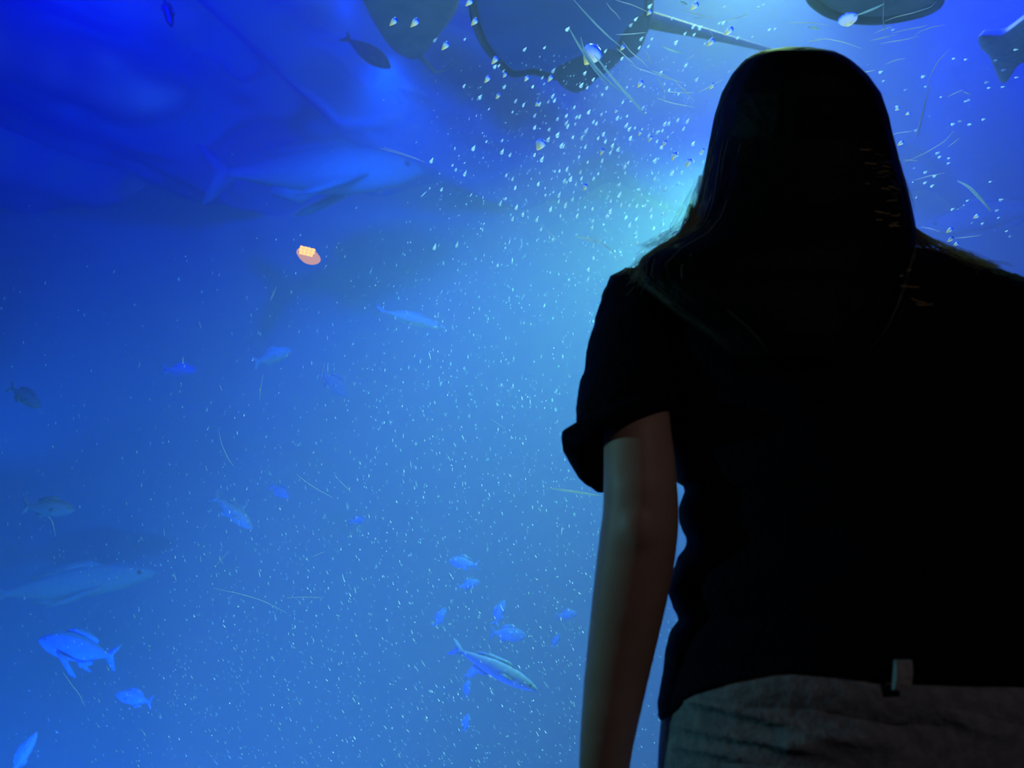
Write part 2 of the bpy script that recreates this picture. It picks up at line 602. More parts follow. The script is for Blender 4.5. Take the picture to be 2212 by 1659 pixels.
# blouse
left_edge = [(520, 1600), (545, 1470), (560, 1415), (575, 1375), (595, 1350), (640, 1338), (700, 1352), (800, 1400), (900, 1445), (1000, 1460),
             (1042, 1468), (1052, 1484), (1062, 1488), (1078, 1480), (1095, 1474), (1112, 1473), (1130, 1476), (1148, 1483), (1160, 1491), (1172, 1491),
             (1185, 1486), (1205, 1470), (1228, 1460), (1250, 1450), (1270, 1447), (1290, 1452), (1310, 1460), (1326, 1469), (1337, 1475),
             (1348, 1466), (1362, 1455), (1380, 1450), (1400, 1446), (1440, 1440), (1490, 1432), (1520, 1426), (1545, 1427), (1556, 1432)]
right_edge = [(520, 1900), (545, 2030), (560, 2080), (575, 2125), (590, 2165), (610, 2195), (650, 2225), (800, 2230), (1000, 2235), (1200, 2270), (1400, 2320), (1556, 2345)]
HEM = [(1380, 1560), (1430, 1538), (1475, 1508), (1550, 1487), (1660, 1471), (1750, 1468), (1850, 1478), (1900, 1486), (1945, 1490), (2000, 1492), (2060, 1494), (2110, 1498), (2212, 1508), (2350, 1530)]
depth_tab = [(520, .865, .035), (560, .87, .075), (620, .87, .095), (750, .865, .108), (950, .86, .112), (1150, .855, .112), (1300, .85, .116), (1450, .85, .122), (1560, .85, .128)]
bm = bmesh.new()
rings = []
rows = frange(520, 1556, 9)
N = 96
for r in rows:
    xl, = lerp_table(left_edge, r)
    xr, = lerp_table(right_edge, r)
    Y, b = lerp_table(depth_tab, r)
    ring = view_ring(r, xl, xr, Y, b, N, 2.5)
    if r > 1300:                                   # pull the near side up to the arched hem
        k = min(1.0, (r - 1300) / 256.0)
        new = []
        for i, p in enumerate(ring):
            th = 2 * PI * i / N
            near = max(0.0, -math.sin(th))
            px = xl + (xr - xl) * (math.cos(th) + 1) / 2
            hrow, = lerp_table(HEM, px)
            shift = (hrow - 1556) * k ** 2.0 * min(1.0, near * 3.0)
            new.append(p + Vector((0, 0, -shift * 0.82 / F)))
        ring = new
    # cloth wrinkles over the back
    out = []
    cx = sum((p for p in ring), Vector()) / N
    for p in ring:
        f = 0.006 * noise.noise(Vector((p.x * 7, p.y * 7, p.z * 16))) + 0.003 * noise.noise(Vector((p.x * 20, p.y * 20, p.z * 38)))
        f *= min(1.0, (r - 520) / 120)
        edge = abs(p.x - cx.x) / (abs(ring[0].x - cx.x) + 1e-6)
        f *= 1.0 - 0.75 * min(1, edge) ** 3
        dr = (p - cx).normalized()
        out.append(p + dr * f + dr * 0.0012 * noise.noise(p * 140))
    rings.append(out)
loft(bm, rings, True, False)
blouse = link_mesh('blouse', bm, M_blouse, person)


def sleeve(tab, seed, amp=1.0, slope=0.0):
    """puffed short sleeve: rings (row, left, right, Y, depth, tilt) with tilt lowering the far side"""
    out = []
    ks = frange(0, len(tab) - 1, 0.2)
    keyed = [(i,) + t for i, t in enumerate(tab)]
    for k in ks:
        row, xl, xr, Y, b, tilt = lerp_table(keyed, k)
        ring = view_ring(row, xl, xr, Y, b, 72, 2.1)
        new = []
        c = sum(ring, Vector()) / len(ring)
        sl_ = slope * max(0.0, min(1.0, (row - 690) / 210))
        for p in ring:
            q = p + Vector((0, 0, -(p.y - Y) * tilt * (1.0 if p.y > Y else .3) + (p.x - c.x) * sl_))
            d = (p - c).normalized()
            f = .0035 * noise.noise(Vector((p.x * 30 + seed, p.y * 30, p.z * 60))) + .0018 * noise.noise(Vector((p.x * 90 + seed, p.y * 90, p.z * 120)))
            q += d * f * amp
            new.append(q)
        out.append(new)
    return out


SL = [(578, 1350, 1440, .865, .03, 0.0), (596, 1318, 1470, .865, .05, 0.0), (625, 1304, 1482, .865, .056, 0.05), (660, 1297, 1484, .86, .06, .1),
      (690, 1284, 1482, .86, .062, .15), (740, 1271, 1478, .86, .064, .2), (780, 1261, 1474, .86, .066, .28), (815, 1251, 1468, .86, .066, .4),
      (850, 1244, 1464, .86, .064, .5), (880, 1247, 1458, .86, .062, .6)]
bm = bmesh.new()
sl = sleeve(SL, 1.0, .8, .36)
loft(bm, sl, True, False)
link_mesh('sleeve', bm, M_blouse, blouse)
CF = [(878, 1249, 1458, .86, .062, .60), (886, 1233, 1460, .86, .066, .60), (893, 1213, 1462, .86, .074, .68), (902, 1216, 1462, .86, .078, .78), (918, 1232, 1460, .86, .080, .88), (928, 1247, 1458, .86, .080, .92)]
bm = bmesh.new()
rr = sleeve(CF, 4.0, .4, .36)
for i, ring in enumerate(rr):                                 # gathered frill
    k = i / (len(rr) - 1)
    c = sum(ring, Vector()) / len(ring)
    for j, p in enumerate(ring):
        th = 2 * PI * j / len(ring)
        ring[j] = p + (p - c).normalized() * (.0015 * k * math.sin(th * 13 + 1.0))
inner = [[c_ + (p - c_) * .955 for p in ring] for ring, c_ in [(r_, sum(r_, Vector()) / len(r_)) for r_ in rr[::-1]]]
loft(bm, rr + inner, False, False)
link_mesh('ruffled_cuff', bm, M_blouse, blouse)
SR = [(590, 2110, 2180, .865, .03, 0.0), (620, 2080, 2235, .865, .05, 0.0), (680, 2085, 2290, .86, .06, .1), (780, 2110, 2335, .86, .064, .2), (880, 2150, 2365, .86, .066, .3), (960, 2180, 2380, .86, .066, .4)]
bm = bmesh.new()
loft(bm, sleeve(SR, 9.0), True, False)
link_mesh('sleeve', bm, M_blouse, blouse)
bm = bmesh.new()
loft(bm, sleeve([(958, 2180, 2380, .86, .066, .4), (985, 2165, 2400, .86, .075, .4), (1005, 2170, 2395, .86, .073, .4)], 14.0), False, False)
link_mesh('ruffled_cuff', bm, M_blouse, blouse)

# jeans
bm = bmesh.new()
jean_tab = [(1478, 1462, 2300, .85, .118), (1500, 1440, 2318, .85, .124), (1560, 1432, 2335, .85, .130), (1620, 1427, 2350, .85, .134),
            (1700, 1424, 2362, .85, .136), (1790, 1428, 2362, .85, .126), (1850, 1440, 2350, .85, .115)]
view_loft(bm, jean_tab, frange(1478, 1850, 12), 72, 2.4)
for s in (-1, 1):
    h0 = HIP + Vector((s * .112, 0, -.15))
    tube(bm, [h0 + Vector((0, 0, .02)), h0 + Vector((0, 0, -.06)), Vector((h0.x, .86, .52)), Vector((h0.x - s * .01, .865, .45)), Vector((h0.x - s * .015, .86, .30)), Vector((h0.x - s * .02, .855, .09))],
         [.112, .104, .082, .074, .070, .064], 28)
jeans = link_mesh('jeans', bm, M_jeans, person)
bake_remesh(jeans, 0.0036, 8, 0.5)
FOLDS = [(((1465, 1507), (1560, 1526), (1660, 1553), (1760, 1580), (1880, 1600)), 7, .0075),
         (((1440, 1562), (1540, 1580), (1640, 1600), (1730, 1612), (1850, 1650)), 7, .0075),
         (((1455, 1607), (1540, 1622), (1640, 1645), (1720, 1668)), 7, .007),
         (((1690, 1478), (1800, 1485), (1900, 1495), (2000, 1505)), 8, .003),
         (((1800, 1520), (1900, 1545), (1960, 1580), (2010, 1640)), 16, -.006),
         (((1930, 1520), (1990, 1550), (2060, 1575), (2140, 1590)), 18, -.006),
         (((1700, 1600), (1800, 1590), (1900, 1600), (1960, 1625)), 22, .007),
         (((2030, 1540), (2100, 1570), (2212, 1590)), 20, .005)]


def project(p):
    d = p - CAM
    z = d.dot(FWD)
    return (W / 2 + d.dot(RIGHT) / z * F, H / 2 - d.dot(UP) / z * F)


me = jeans.data
for v in me.vertices:
    p = v.co.copy()
    if p.z < 0.6 or p.y > 0.84:
        continue
    x, y = project(p)
    d = 0.0
    for line, w_, amp in FOLDS:
        best = 1e9
        tt = 0
        for i, ((xa, ya), (xb, yb)) in enumerate(zip(line, line[1:])):
            dx, dy = xb - xa, yb - ya
            t = max(0, min(1, ((x - xa) * dx + (y - ya) * dy) / (dx * dx + dy * dy)))
            e = math.hypot(x - xa - t * dx, y - ya - t * dy)
            if e < best:
                best, tt = e, (i + t) / (len(line) - 1)
        d += amp * 1.25 * math.exp(-(best / (w_ * 1.15)) ** 2) * min(1, (1.02 - tt) * 2.2)
    d += .0022 * noise.noise(Vector((p.x * 14, p.y * 14, p.z * 40)))
    v.co += Vector((0, -1, 0)) * d
# waistband, belt loop, back pockets
bm = bmesh.new()
WB = []
for t, off in ((0, .0), (.3, .005), (.85, .004), (1.1, -.001)):
    ring = view_ring(1500, 1444, 2316, .85, .126, 72, 2.4)
    c = sum(ring, Vector()) / 72
    new = []
    for p in ring:
        near = max(0, -(p.y - .85) / .126)
        px, _ = project(p)
        bow = lerp_table([(1430, 1520), (1500, 1495), (1600, 1479), (1700, 1470), (1800, 1478), (1900, 1490), (2000, 1494), (2100, 1499), (2212, 1510), (2330, 1530)], px)[0]
        lift = (1500 - bow) * .76 / F * min(1, near * 3)
        new.append(p + (p - c).normalized() * off + Vector((0, 0, lift + .004 - t * .030)))
    WB.append(new)
loft(bm, WB, False, False)
link_mesh('waistband', bm, M_jeans, jeans)
bm = bmesh.new()
la, lb = at(1951, 1426, .715), at(1947, 1490, .712)
rings = []
for t in (0, .08, .2, .5, .8, .92, 1):
    p = la.lerp(lb, t)
    hw = .0072
    yb = .003 * math.sin(PI * t) + .0015
    rings.append([p + Vector((hw, -yb, 0)), p + Vector((hw, .0025, 0)), p + Vector((-hw, .0025, 0)), p + Vector((-hw, -yb, 0))])
loft(bm, rings)
link_mesh('belt_loop', bm, M_loop, jeans, False)


def jean_back(px, row, off):
    """a point off metres outside the seat of the jeans"""
    xl, xr, Y, b = lerp_table(jean_tab, row)
    u = min(.995, abs(px - (xl + xr) / 2) / ((xr - xl) / 2))
    return at(px, row, Y - b * (1 - u ** 2.4) ** (1 / 2.4) - off)


for x0, x1 in ((1560, 1790), (2060, 2250)):
    bm = bmesh.new()
    grid = []
    for j in range(13):
        v = j / 12
        row_ = []
        for i in range(13):
            u = i / 12
            px = x0 + (x1 - x0) * u + (10 - 20 * u) * v
            row_.append((px, 1648 + 12 * u + v * (205 + 35 * (1 - abs(2 * u - 1)))))
        grid.append(row_)
    outer = [[bm.verts.new(jean_back(px, rw, .0035 if 0 < i < 12 and j > 0 else -.002)) for i, (px, rw) in enumerate(r_)] for j, r_ in enumerate(grid)]
    for j in range(12):
        for i in range(12):
            bm.faces.new((outer[j][i], outer[j + 1][i], outer[j + 1][i + 1], outer[j][i + 1]))
    link_mesh('back_pocket', bm, M_jeans, jeans)
for s in (-1, 1):
    fx = HIP.x + s * .112 - s * .03
    bm = bmesh.new()
    rings = []
    for yy, w_, h_ in ((.775, .022, .05), (.79, .036, .075), (.84, .040, .085), (.89, .040, .07), (.95, .046, .052), (1.0, .044, .042), (1.03, .034, .034), (1.045, .016, .024)):
        rings.append([Vector((fx + math.cos(2 * PI * k / 20) * w_, yy, .022 + max(-.004, math.sin(2 * PI * k / 20) * h_))) for k in range(20)])
    loft(bm, rings)
    sh = link_mesh('shoe', bm, M_shoe, person)
    bm = bmesh.new()
    rings = [[Vector((fx + math.cos(2 * PI * k / 28) * .048, .91 + math.sin(2 * PI * k / 28) * .142, z)) for k in range(28)] for z in (0, .022)]
    loft(bm, rings)
    link_mesh('sole', bm, M_sole, sh)

# hair: the long fall of hair and its loose strands
hair_tab = [(101, 1700, 1745, .846, .014), (105, 1660, 1780, .848, .040), (114, 1640, 1803, .851, .058), (130, 1614, 1826, .856, .074), (160, 1589, 1855, .864, .092),
            (200, 1567, 1880, .874, .104), (250, 1551, 1896, .888, .110), (300, 1541, 1909, .90, .108), (350, 1531, 1921, .90, .108), (400, 1521, 1936, .89, .104),
            (440, 1512, 1948, .88, .098), (480, 1499, 1959, .86, .09), (496, 1486, 1963, .85, .086), (512, 1462, 1964, .84, .082), (528, 1432, 1964, .832, .078), (545, 1404, 1963, .825, .074), (562, 1386, 1960, .82, .07), (582, 1380, 1955, .815, .066), (610, 1392, 1948, .80, .06),
            (660, 1450, 1930, .785, .05), (720, 1545, 1900, .775, .04), (770, 1600, 1850, .765, .025)]
bm = bmesh.new()
rings = []
for r in frange(101, 770, 9):
    xl, xr, Y, b = lerp_table(hair_tab, r)
    ring = view_ring(r, xl, xr, Y, b, 120, 2.1)
    c = sum(ring, Vector()) / 120
    k = min(1.0, (r - 100) / 150)
    rings.append([p + (p - c).normalized() * (.0022 * k * noise.noise(Vector((i * .55, r * .004, 2.0)))) for i, p in enumerate(ring)])
loft(bm, rings)
hair = link_mesh('hair', bm, M_hair, person)

bm = bmesh.new()
rnd = random.Random(5)


def hair_point(r, th, off):
    xl, xr, Y, b = lerp_table(hair_tab, r)
    xc = (xl + xr) / 2
    d = ray(xc, r)
    d = Vector((0, d.y, d.z)).normalized()
    a = (xr - xl) / 2 * Y / F * 1.03
    return at(xc, r, Y) + RIGHT * (math.cos(th) * (a + off)) + d * (math.sin(th) * (b + off))


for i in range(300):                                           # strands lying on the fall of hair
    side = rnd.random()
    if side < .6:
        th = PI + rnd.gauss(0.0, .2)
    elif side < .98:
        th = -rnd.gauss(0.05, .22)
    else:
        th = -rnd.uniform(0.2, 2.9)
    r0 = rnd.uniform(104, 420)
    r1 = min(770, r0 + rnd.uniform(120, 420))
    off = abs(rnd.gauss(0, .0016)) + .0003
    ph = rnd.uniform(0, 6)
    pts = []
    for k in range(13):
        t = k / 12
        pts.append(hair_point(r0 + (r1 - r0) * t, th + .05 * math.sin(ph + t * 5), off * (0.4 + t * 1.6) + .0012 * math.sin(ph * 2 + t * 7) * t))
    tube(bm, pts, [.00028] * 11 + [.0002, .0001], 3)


def strand(px_pts, Y0, Y1, rad=.0003, wob=2.0):
    pts = []
    n = len(px_pts)
    for k in range((n - 1) * 5 + 1):
        i = min(n - 2, k // 5)
        t = k / 5 - i
        x = px_pts[i][0] + (px_pts[i + 1][0] - px_pts[i][0]) * t
        y = px_pts[i][1] + (px_pts[i + 1][1] - px_pts[i][1]) * t
        s = k / ((n - 1) * 5)
        pts.append(at(x + wob * math.sin(s * 7 + x), y + wob * math.cos(s * 5 + y), Y0 + (Y1 - Y0) * s))
    # soften the corners of the path
    for _ in range(3):
        pts = [pts[0]] + [(a + b * 2 + c) / 4 for a, b, c in zip(pts, pts[1:], pts[2:])] + [pts[-1]]
    tube(bm, pts, rad, 3)


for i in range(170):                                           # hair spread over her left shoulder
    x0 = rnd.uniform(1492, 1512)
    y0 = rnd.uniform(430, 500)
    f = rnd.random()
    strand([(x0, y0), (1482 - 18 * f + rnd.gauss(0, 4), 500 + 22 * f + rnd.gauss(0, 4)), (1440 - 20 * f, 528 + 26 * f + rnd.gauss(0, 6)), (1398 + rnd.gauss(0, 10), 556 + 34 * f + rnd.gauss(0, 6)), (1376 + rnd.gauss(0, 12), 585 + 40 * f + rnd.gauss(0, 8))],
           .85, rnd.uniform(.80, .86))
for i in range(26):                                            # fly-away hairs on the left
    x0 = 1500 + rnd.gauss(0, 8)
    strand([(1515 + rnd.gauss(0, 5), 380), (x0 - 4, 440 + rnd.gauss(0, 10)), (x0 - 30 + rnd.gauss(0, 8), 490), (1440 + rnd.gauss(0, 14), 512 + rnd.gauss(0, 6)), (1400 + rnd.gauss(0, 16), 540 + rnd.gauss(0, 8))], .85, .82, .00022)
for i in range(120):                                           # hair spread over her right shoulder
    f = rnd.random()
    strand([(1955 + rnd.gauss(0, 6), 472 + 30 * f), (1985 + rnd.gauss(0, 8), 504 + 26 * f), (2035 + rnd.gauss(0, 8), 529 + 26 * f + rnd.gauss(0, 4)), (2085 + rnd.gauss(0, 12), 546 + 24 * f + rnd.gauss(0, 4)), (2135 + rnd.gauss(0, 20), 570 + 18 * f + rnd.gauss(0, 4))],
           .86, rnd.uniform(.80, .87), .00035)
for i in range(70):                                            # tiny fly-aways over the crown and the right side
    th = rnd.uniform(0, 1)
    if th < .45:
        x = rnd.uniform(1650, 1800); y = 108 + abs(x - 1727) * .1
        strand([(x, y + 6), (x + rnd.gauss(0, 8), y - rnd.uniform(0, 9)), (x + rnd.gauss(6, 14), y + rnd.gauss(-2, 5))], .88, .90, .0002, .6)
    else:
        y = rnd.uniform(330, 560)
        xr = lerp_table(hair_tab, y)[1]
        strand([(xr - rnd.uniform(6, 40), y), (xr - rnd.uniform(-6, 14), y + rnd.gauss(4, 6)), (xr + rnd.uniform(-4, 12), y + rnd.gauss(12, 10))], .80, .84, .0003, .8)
tag(link_mesh('loose_strands', bm, M_strand, hair), 'fine loose strands paled to look backlit along the edge of the hair', kind='stuff')
bm = bmesh.new()                                               # short tips standing out of the right side, their warm glint put into the colour
for i in range(26):
    y = rnd.uniform(318, 560)
    xr = lerp_table(hair_tab, y)[1]
    x = xr - abs(rnd.gauss(22, 16)) - 4
    l = rnd.uniform(8, 28)
    a = rnd.gauss(-.05, .16)
    Yh = .805 if x < xr - 12 else .83
    strand([(x - l / 2, y + a * l * .5), (x, y - rnd.uniform(-1, 1)), (x + l / 2, y - a * l * .5)], Yh - .02, Yh - .02, .00045, .3)
for pts in ([(1945, 618), (1962, 619), (1985, 621)], [(1968, 645), (1985, 652), (2002, 655)], [(1978, 657), (1998, 660), (2016, 657)], [(1943, 597), (1952, 595)], [(1960, 585), (1968, 582)], [(1922, 490), (1936, 485)]):
    strand(pts, .735, .735, .0005, .3)
tag(link_mesh('glint_strands', bm, M_glint, hair), 'short hair tips with a painted golden glint on the right side of the hair', kind='stuff')

# ------------------------------------------------------------------ rays and fish
M_belly = material('ray_belly', (0.02, 0.12, 0.42), 0.7, 0.2, 5, (0.015, 0.10, 0.36), 0.1)
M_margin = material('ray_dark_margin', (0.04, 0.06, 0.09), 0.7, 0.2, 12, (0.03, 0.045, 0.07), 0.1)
M_tail = material('ray_yellow_tail', (0.16, 0.14, 0.02), 0.7, 0.2, 20, (0.11, 0.10, 0.02), 0.1)
M_greyray = material('ray_grey', (0.16, 0.19, 0.21), 0.7, 0.2, 8, (0.11, 0.14, 0.17), 0.1)
M_bluefish = material('blue_fish_scales', (0.03, 0.18, 0.60), 0.6, 0.2, 40, (0.02, 0.14, 0.52), 0.1)
M_silver = material('silver_fish_scales', (0.14, 0.26, 0.80), 0.6, 0.1, 40, (0.11, 0.21, 0.70), 0.1)
M_grey = material('grey_fish_scales', (0.16, 0.20, 0.20), 0.6, 0.3, 30, (0.10, 0.14, 0.15), 0.1)
M_sandy = material('brown_fish_scales', (0.14, 0.14, 0.11), 0.6, 0.3, 30, (0.09, 0.09, 0.08), 0.1)
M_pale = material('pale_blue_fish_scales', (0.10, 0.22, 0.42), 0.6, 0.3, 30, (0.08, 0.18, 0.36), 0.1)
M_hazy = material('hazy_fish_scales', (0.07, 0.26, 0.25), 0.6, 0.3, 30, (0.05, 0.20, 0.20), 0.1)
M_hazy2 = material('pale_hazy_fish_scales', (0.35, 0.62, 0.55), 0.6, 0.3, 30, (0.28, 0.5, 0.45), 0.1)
M_pupil = material('fish_eye', (0.01, 0.01, 0.012), 0.2, 0.6, 30, (0.008, 0.008, 0.01), 0)


def smooth_outline(pts, n=3):
    for _ in range(n):
        out = []
        for a, b in zip(pts, pts[1:] + pts[:1]):
            out += [(a[0] * .75 + b[0] * .25, a[1] * .75 + b[1] * .25), (a[0] * .25 + b[0] * .75, a[1] * .25 + b[1] * .75)]
        pts = out
    return pts


def slab(bm, outline, z, thick, tilt=(0, 0), inner=0.0, outer=1.0):
    """a swimming ray's flat body: its outline on a level plane, swelling to thick in the middle"""
    pts = [at_z(x, y, z) for x, y in outline]
    c = sum(pts, Vector()) / len(pts)
    def lift(p):
        return Vector((0, 0, (p.x - c.x) * tilt[0] + (p.y - c.y) * tilt[1]))
    steps = [outer - (outer - inner) * k / 8 for k in range(9)]
    def ring(s, sg):
        h = thick * math.sqrt(max(0.0, 1 - (s / 1.0) ** 2)) * sg + thick * .08 * sg
        return [c + (p - c) * s + Vector((0, 0, h)) + lift(c + (p - c) * s) for p in pts]
    top = [ring(max(s, .01), 1) for s in steps]
    bot = [ring(max(s, .01), -.55) for s in steps]
    loft(bm, bot[::-1] + top, True, True)
    return c


def stingray(label, disc, z, thick, mat, tail=None, fins=(), margin=True, tilt=(0, 0), tailmat=None):
    o1 = smooth_outline(disc)
    c = sum((at_z(x, y, z) for x, y in o1), Vector()) / len(o1)
    t = thing('stingray', label, 'stingray', c)
    bm = bmesh.new(); slab(bm, o1, z, thick, tilt)
    link_mesh('disc', bm, mat, t)
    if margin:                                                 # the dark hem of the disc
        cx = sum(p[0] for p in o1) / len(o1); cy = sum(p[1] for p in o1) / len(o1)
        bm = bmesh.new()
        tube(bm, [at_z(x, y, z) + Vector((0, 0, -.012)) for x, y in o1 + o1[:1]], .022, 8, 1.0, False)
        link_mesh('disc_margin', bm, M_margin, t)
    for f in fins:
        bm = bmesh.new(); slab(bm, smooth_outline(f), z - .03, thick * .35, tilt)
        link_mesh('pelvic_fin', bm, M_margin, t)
    if tail:
        bm = bmesh.new()
        tube(bm, [at_z(x, y, z + .02) for x, y, r_ in tail], [r_ for x, y, r_ in tail], 10)
        link_mesh('tail', bm, tailmat or mat, t)
    return t


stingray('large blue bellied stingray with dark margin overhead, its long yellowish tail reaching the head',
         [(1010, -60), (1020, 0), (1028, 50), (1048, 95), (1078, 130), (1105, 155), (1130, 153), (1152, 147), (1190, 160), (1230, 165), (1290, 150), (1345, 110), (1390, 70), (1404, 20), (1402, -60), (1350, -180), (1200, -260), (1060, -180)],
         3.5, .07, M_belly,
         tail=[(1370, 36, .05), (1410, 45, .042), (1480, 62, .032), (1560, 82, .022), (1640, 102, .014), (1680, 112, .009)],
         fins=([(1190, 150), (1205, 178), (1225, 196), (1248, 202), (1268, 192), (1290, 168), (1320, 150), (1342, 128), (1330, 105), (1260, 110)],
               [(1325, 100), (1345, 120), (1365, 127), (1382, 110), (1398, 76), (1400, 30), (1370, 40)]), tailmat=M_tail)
stingray('dark stingray partly cut by the top edge, left of the large blue stingray',
         [(770, -30), (790, 15), (815, 60), (842, 102), (870, 122), (898, 130), (918, 116), (932, 95), (952, 70), (985, 30), (1000, -30), (960, -130), (860, -160), (790, -110)],
         3.9, .05, M_greyray, margin=False, tail=[(905, 118, .02), (940, 155, .014), (962, 150, .009), (985, 130, .006)])
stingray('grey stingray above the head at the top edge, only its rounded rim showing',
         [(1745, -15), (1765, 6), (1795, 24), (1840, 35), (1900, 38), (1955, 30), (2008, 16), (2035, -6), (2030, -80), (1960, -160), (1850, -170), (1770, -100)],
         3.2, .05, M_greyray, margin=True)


def fish_mesh_parts(L, hgt, thick, mat, tail_h=1.0, dorsal=True, fork=.35, pect=0.0):
    """returns (name, mesh, material, child parts): a fish along +X (nose) lying in the XZ plane"""
    parts = []
    bm = bmesh.new()
    rings = []
    prof = [(.5, .02), (.48, .18), (.44, .38), (.36, .66), (.24, .90), (.10, 1.0), (-.04, .94), (-.16, .74), (-.28, .48), (-.36, .28), (-.41, .20), (-.43, .18)]
    for x, h in prof:
        rings.append([Vector((x * L, math.cos(2 * PI * k / 16) * thick / 2 * h, math.sin(2 * PI * k / 16) * hgt / 2 * h * (1.0 if math.sin(2 * PI * k / 16) > 0 else .9))) for k in range(16)])
    loft(bm, rings)
    parts.append(('body', bm, mat))

    def fin(outline, th, y=0.0, lean=0.0):
        b = bmesh.new()
        a = [Vector((x * L, y - th / 2 + lean * z * hgt, z * hgt)) for x, z in outline]
        c = [Vector((x * L, y + th / 2 + lean * z * hgt, z * hgt)) for x, z in outline]
        loft(b, [a, c])
        return b
    th = thick * .08 + .002
    parts.append(('tail_fin', fin([(-.40, .09), (-.52, .42 * tail_h), (-.56, .46 * tail_h), (-.52 + fork * .1, .05), (-.56, -.46 * tail_h), (-.52, -.42 * tail_h), (-.40, -.09)], th), mat))
    if dorsal:
        parts.append(('dorsal_fin', fin([(.20, .44), (.10, .68), (-.10, .62), (-.26, .42), (-.24, .26), (0, .44)], th), mat))
        parts.append(('anal_fin', fin([(-.04, -.38), (-.12, -.60), (-.26, -.40), (-.24, -.22)], th), mat))
    for s in (-1, 1):
        if pect:
            parts.append(('pectoral_fin', fin([(.20, -.16), (.06, -.26), (-.08 - pect * .12, -.40 - pect * .55), (-.13 - pect * .12, -.50 - pect * .6), (-.05 - pect * .1, -.48 - pect * .55), (.10, -.36)], th, s * thick * .42, -s * .35), mat))
        else:
            parts.append(('pectoral_fin', fin([(.20, -.06), (.10, .02), (.04, -.10), (.10, -.24)], th, s * thick * .5, 0), mat))
    for s in (-1, 1):
        b = bmesh.new(); ellipsoid(b, Vector((.40 * L, s * thick * .24, hgt * .08)), (L * .016, thick * .06, L * .016), None, 10, 6)
        parts.append(('eye', b, M_pupil))
    return parts


def fish(name, label, px, py, Y, length_px, angle, mat, ratio=.34, thick=.5, yaw=0.0, flip=False, group=None, **kw):
    """angle: heading in the photo, degrees anticlockwise from rightwards; yaw turns it towards us"""
    d = CAM + (at(px, py, Y) - CAM)
    L = length_px / F * (at(px, py, Y) - CAM).dot(FWD) / max(.35, math.cos(R(yaw)))
    t = thing(name, label, 'fish', (0, 0, 0), group)
    for nm, b, m in fish_mesh_parts(L, L * ratio, L * ratio * thick, mat, **kw):
        link_mesh(nm, b, m, t)
    t.location = d
    a = R(angle)
    if abs(((angle + 180) % 360) - 180) > 90:                  # keep the back of the fish uppermost
        t.rotation_euler = (0, -(a - PI), PI + R(yaw))
        t.rotation_euler = (Matrix.Rotation(-(a - PI), 3, 'Y') @ Matrix.Rotation(PI + R(yaw), 3, 'Z')).to_euler()
    else:
        t.rotation_euler = (Matrix.Rotation(-a, 3, 'Y') @ Matrix.Rotation(R(yaw), 3, 'Z')).to_euler()
    return t


fish('large_fish', 'large pale hazy fish with a curved tail, swimming right above the orange reflection', 700, 372, 6.9, 430, 10, M_hazy, .26, .5, 18, tail_h=1.25, pect=.25)
fish('brown_fish', 'dark slender fish heading down right beside the dark stingray', 795, 114, 4.6, 124, -36, M_sandy, .34, .6, dorsal=False, tail_h=.7)
fish('grey_fish', 'grey fish at the far left edge, nose tipped downwards', 55, 858, 5.5, 84, -32, M_grey, .38, .5)
fish('grey_fish', 'grey fish with pale belly facing right near the left edge', 108, 1098, 5.2, 110, -4, M_grey, .36, .5)
fish('blue_fish', 'bright blue fish with fins spread downwards, biggest blue fish at lower left', 165, 1400, 4.2, 170, 168, M_bluefish, .36, .5, 0, pect=.5)
fish('blue_fish', 'small blue fish below right of the big bright blue one', 288, 1508, 4.8, 78, 168, M_bluefish, .40, .5)
fish('blue_fish', 'light blue fish standing nose up in the bottom left corner', 52, 1628, 4.6, 100, 62, M_pale, .26, .5)
fish('pale_fish', 'pale faint fish in mid water straight below the orange reflection', 590, 770, 6.8, 80, 20, M_hazy2, .40, .5)
fish('blue_fish', 'blue fish with raised tail below the pale faint fish, in mid water', 722, 830, 5.8, 80, -40, M_bluefish, .42, .5)
fish('blue_fish', 'faint blue fish left of the pale one in mid water', 390, 800, 6.6, 70, 0, M_bluefish, .38, .5)
fish('pale_fish', 'pale fish diving to the right, lower left middle of the water', 505, 1108, 5.0, 110, -38, M_pale, .30, .5)
fish('blue_fish', 'short blue fish right above the diving pale fish', 605, 1062, 5.6, 46, -30, M_bluefish, .5, .5)
fish('blue_fish', 'little blue fish alone in mid water right of the diving pale fish', 772, 1124, 6.0, 34, 10, M_bluefish, .45, .5)
fish('silver_fish', 'long bright silver fish slanting down right, left of the forearm', 1072, 1446, 3.6, 200, -26, M_silver, .20, .5)
fish('brown_fish', 'small dark fish pointing downwards at the top edge, among the deep blue ripples', 362, 25, 4.6, 80, -72, M_pupil, .26, .6)
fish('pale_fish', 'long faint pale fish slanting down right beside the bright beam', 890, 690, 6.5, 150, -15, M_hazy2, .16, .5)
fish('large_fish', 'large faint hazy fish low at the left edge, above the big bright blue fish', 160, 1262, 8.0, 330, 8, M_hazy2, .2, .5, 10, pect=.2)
fish('grey_fish', 'large dim grey fish above the shoulder at the right edge', 2140, 466, 7.0, 320, 192, M_grey, .2, .5)
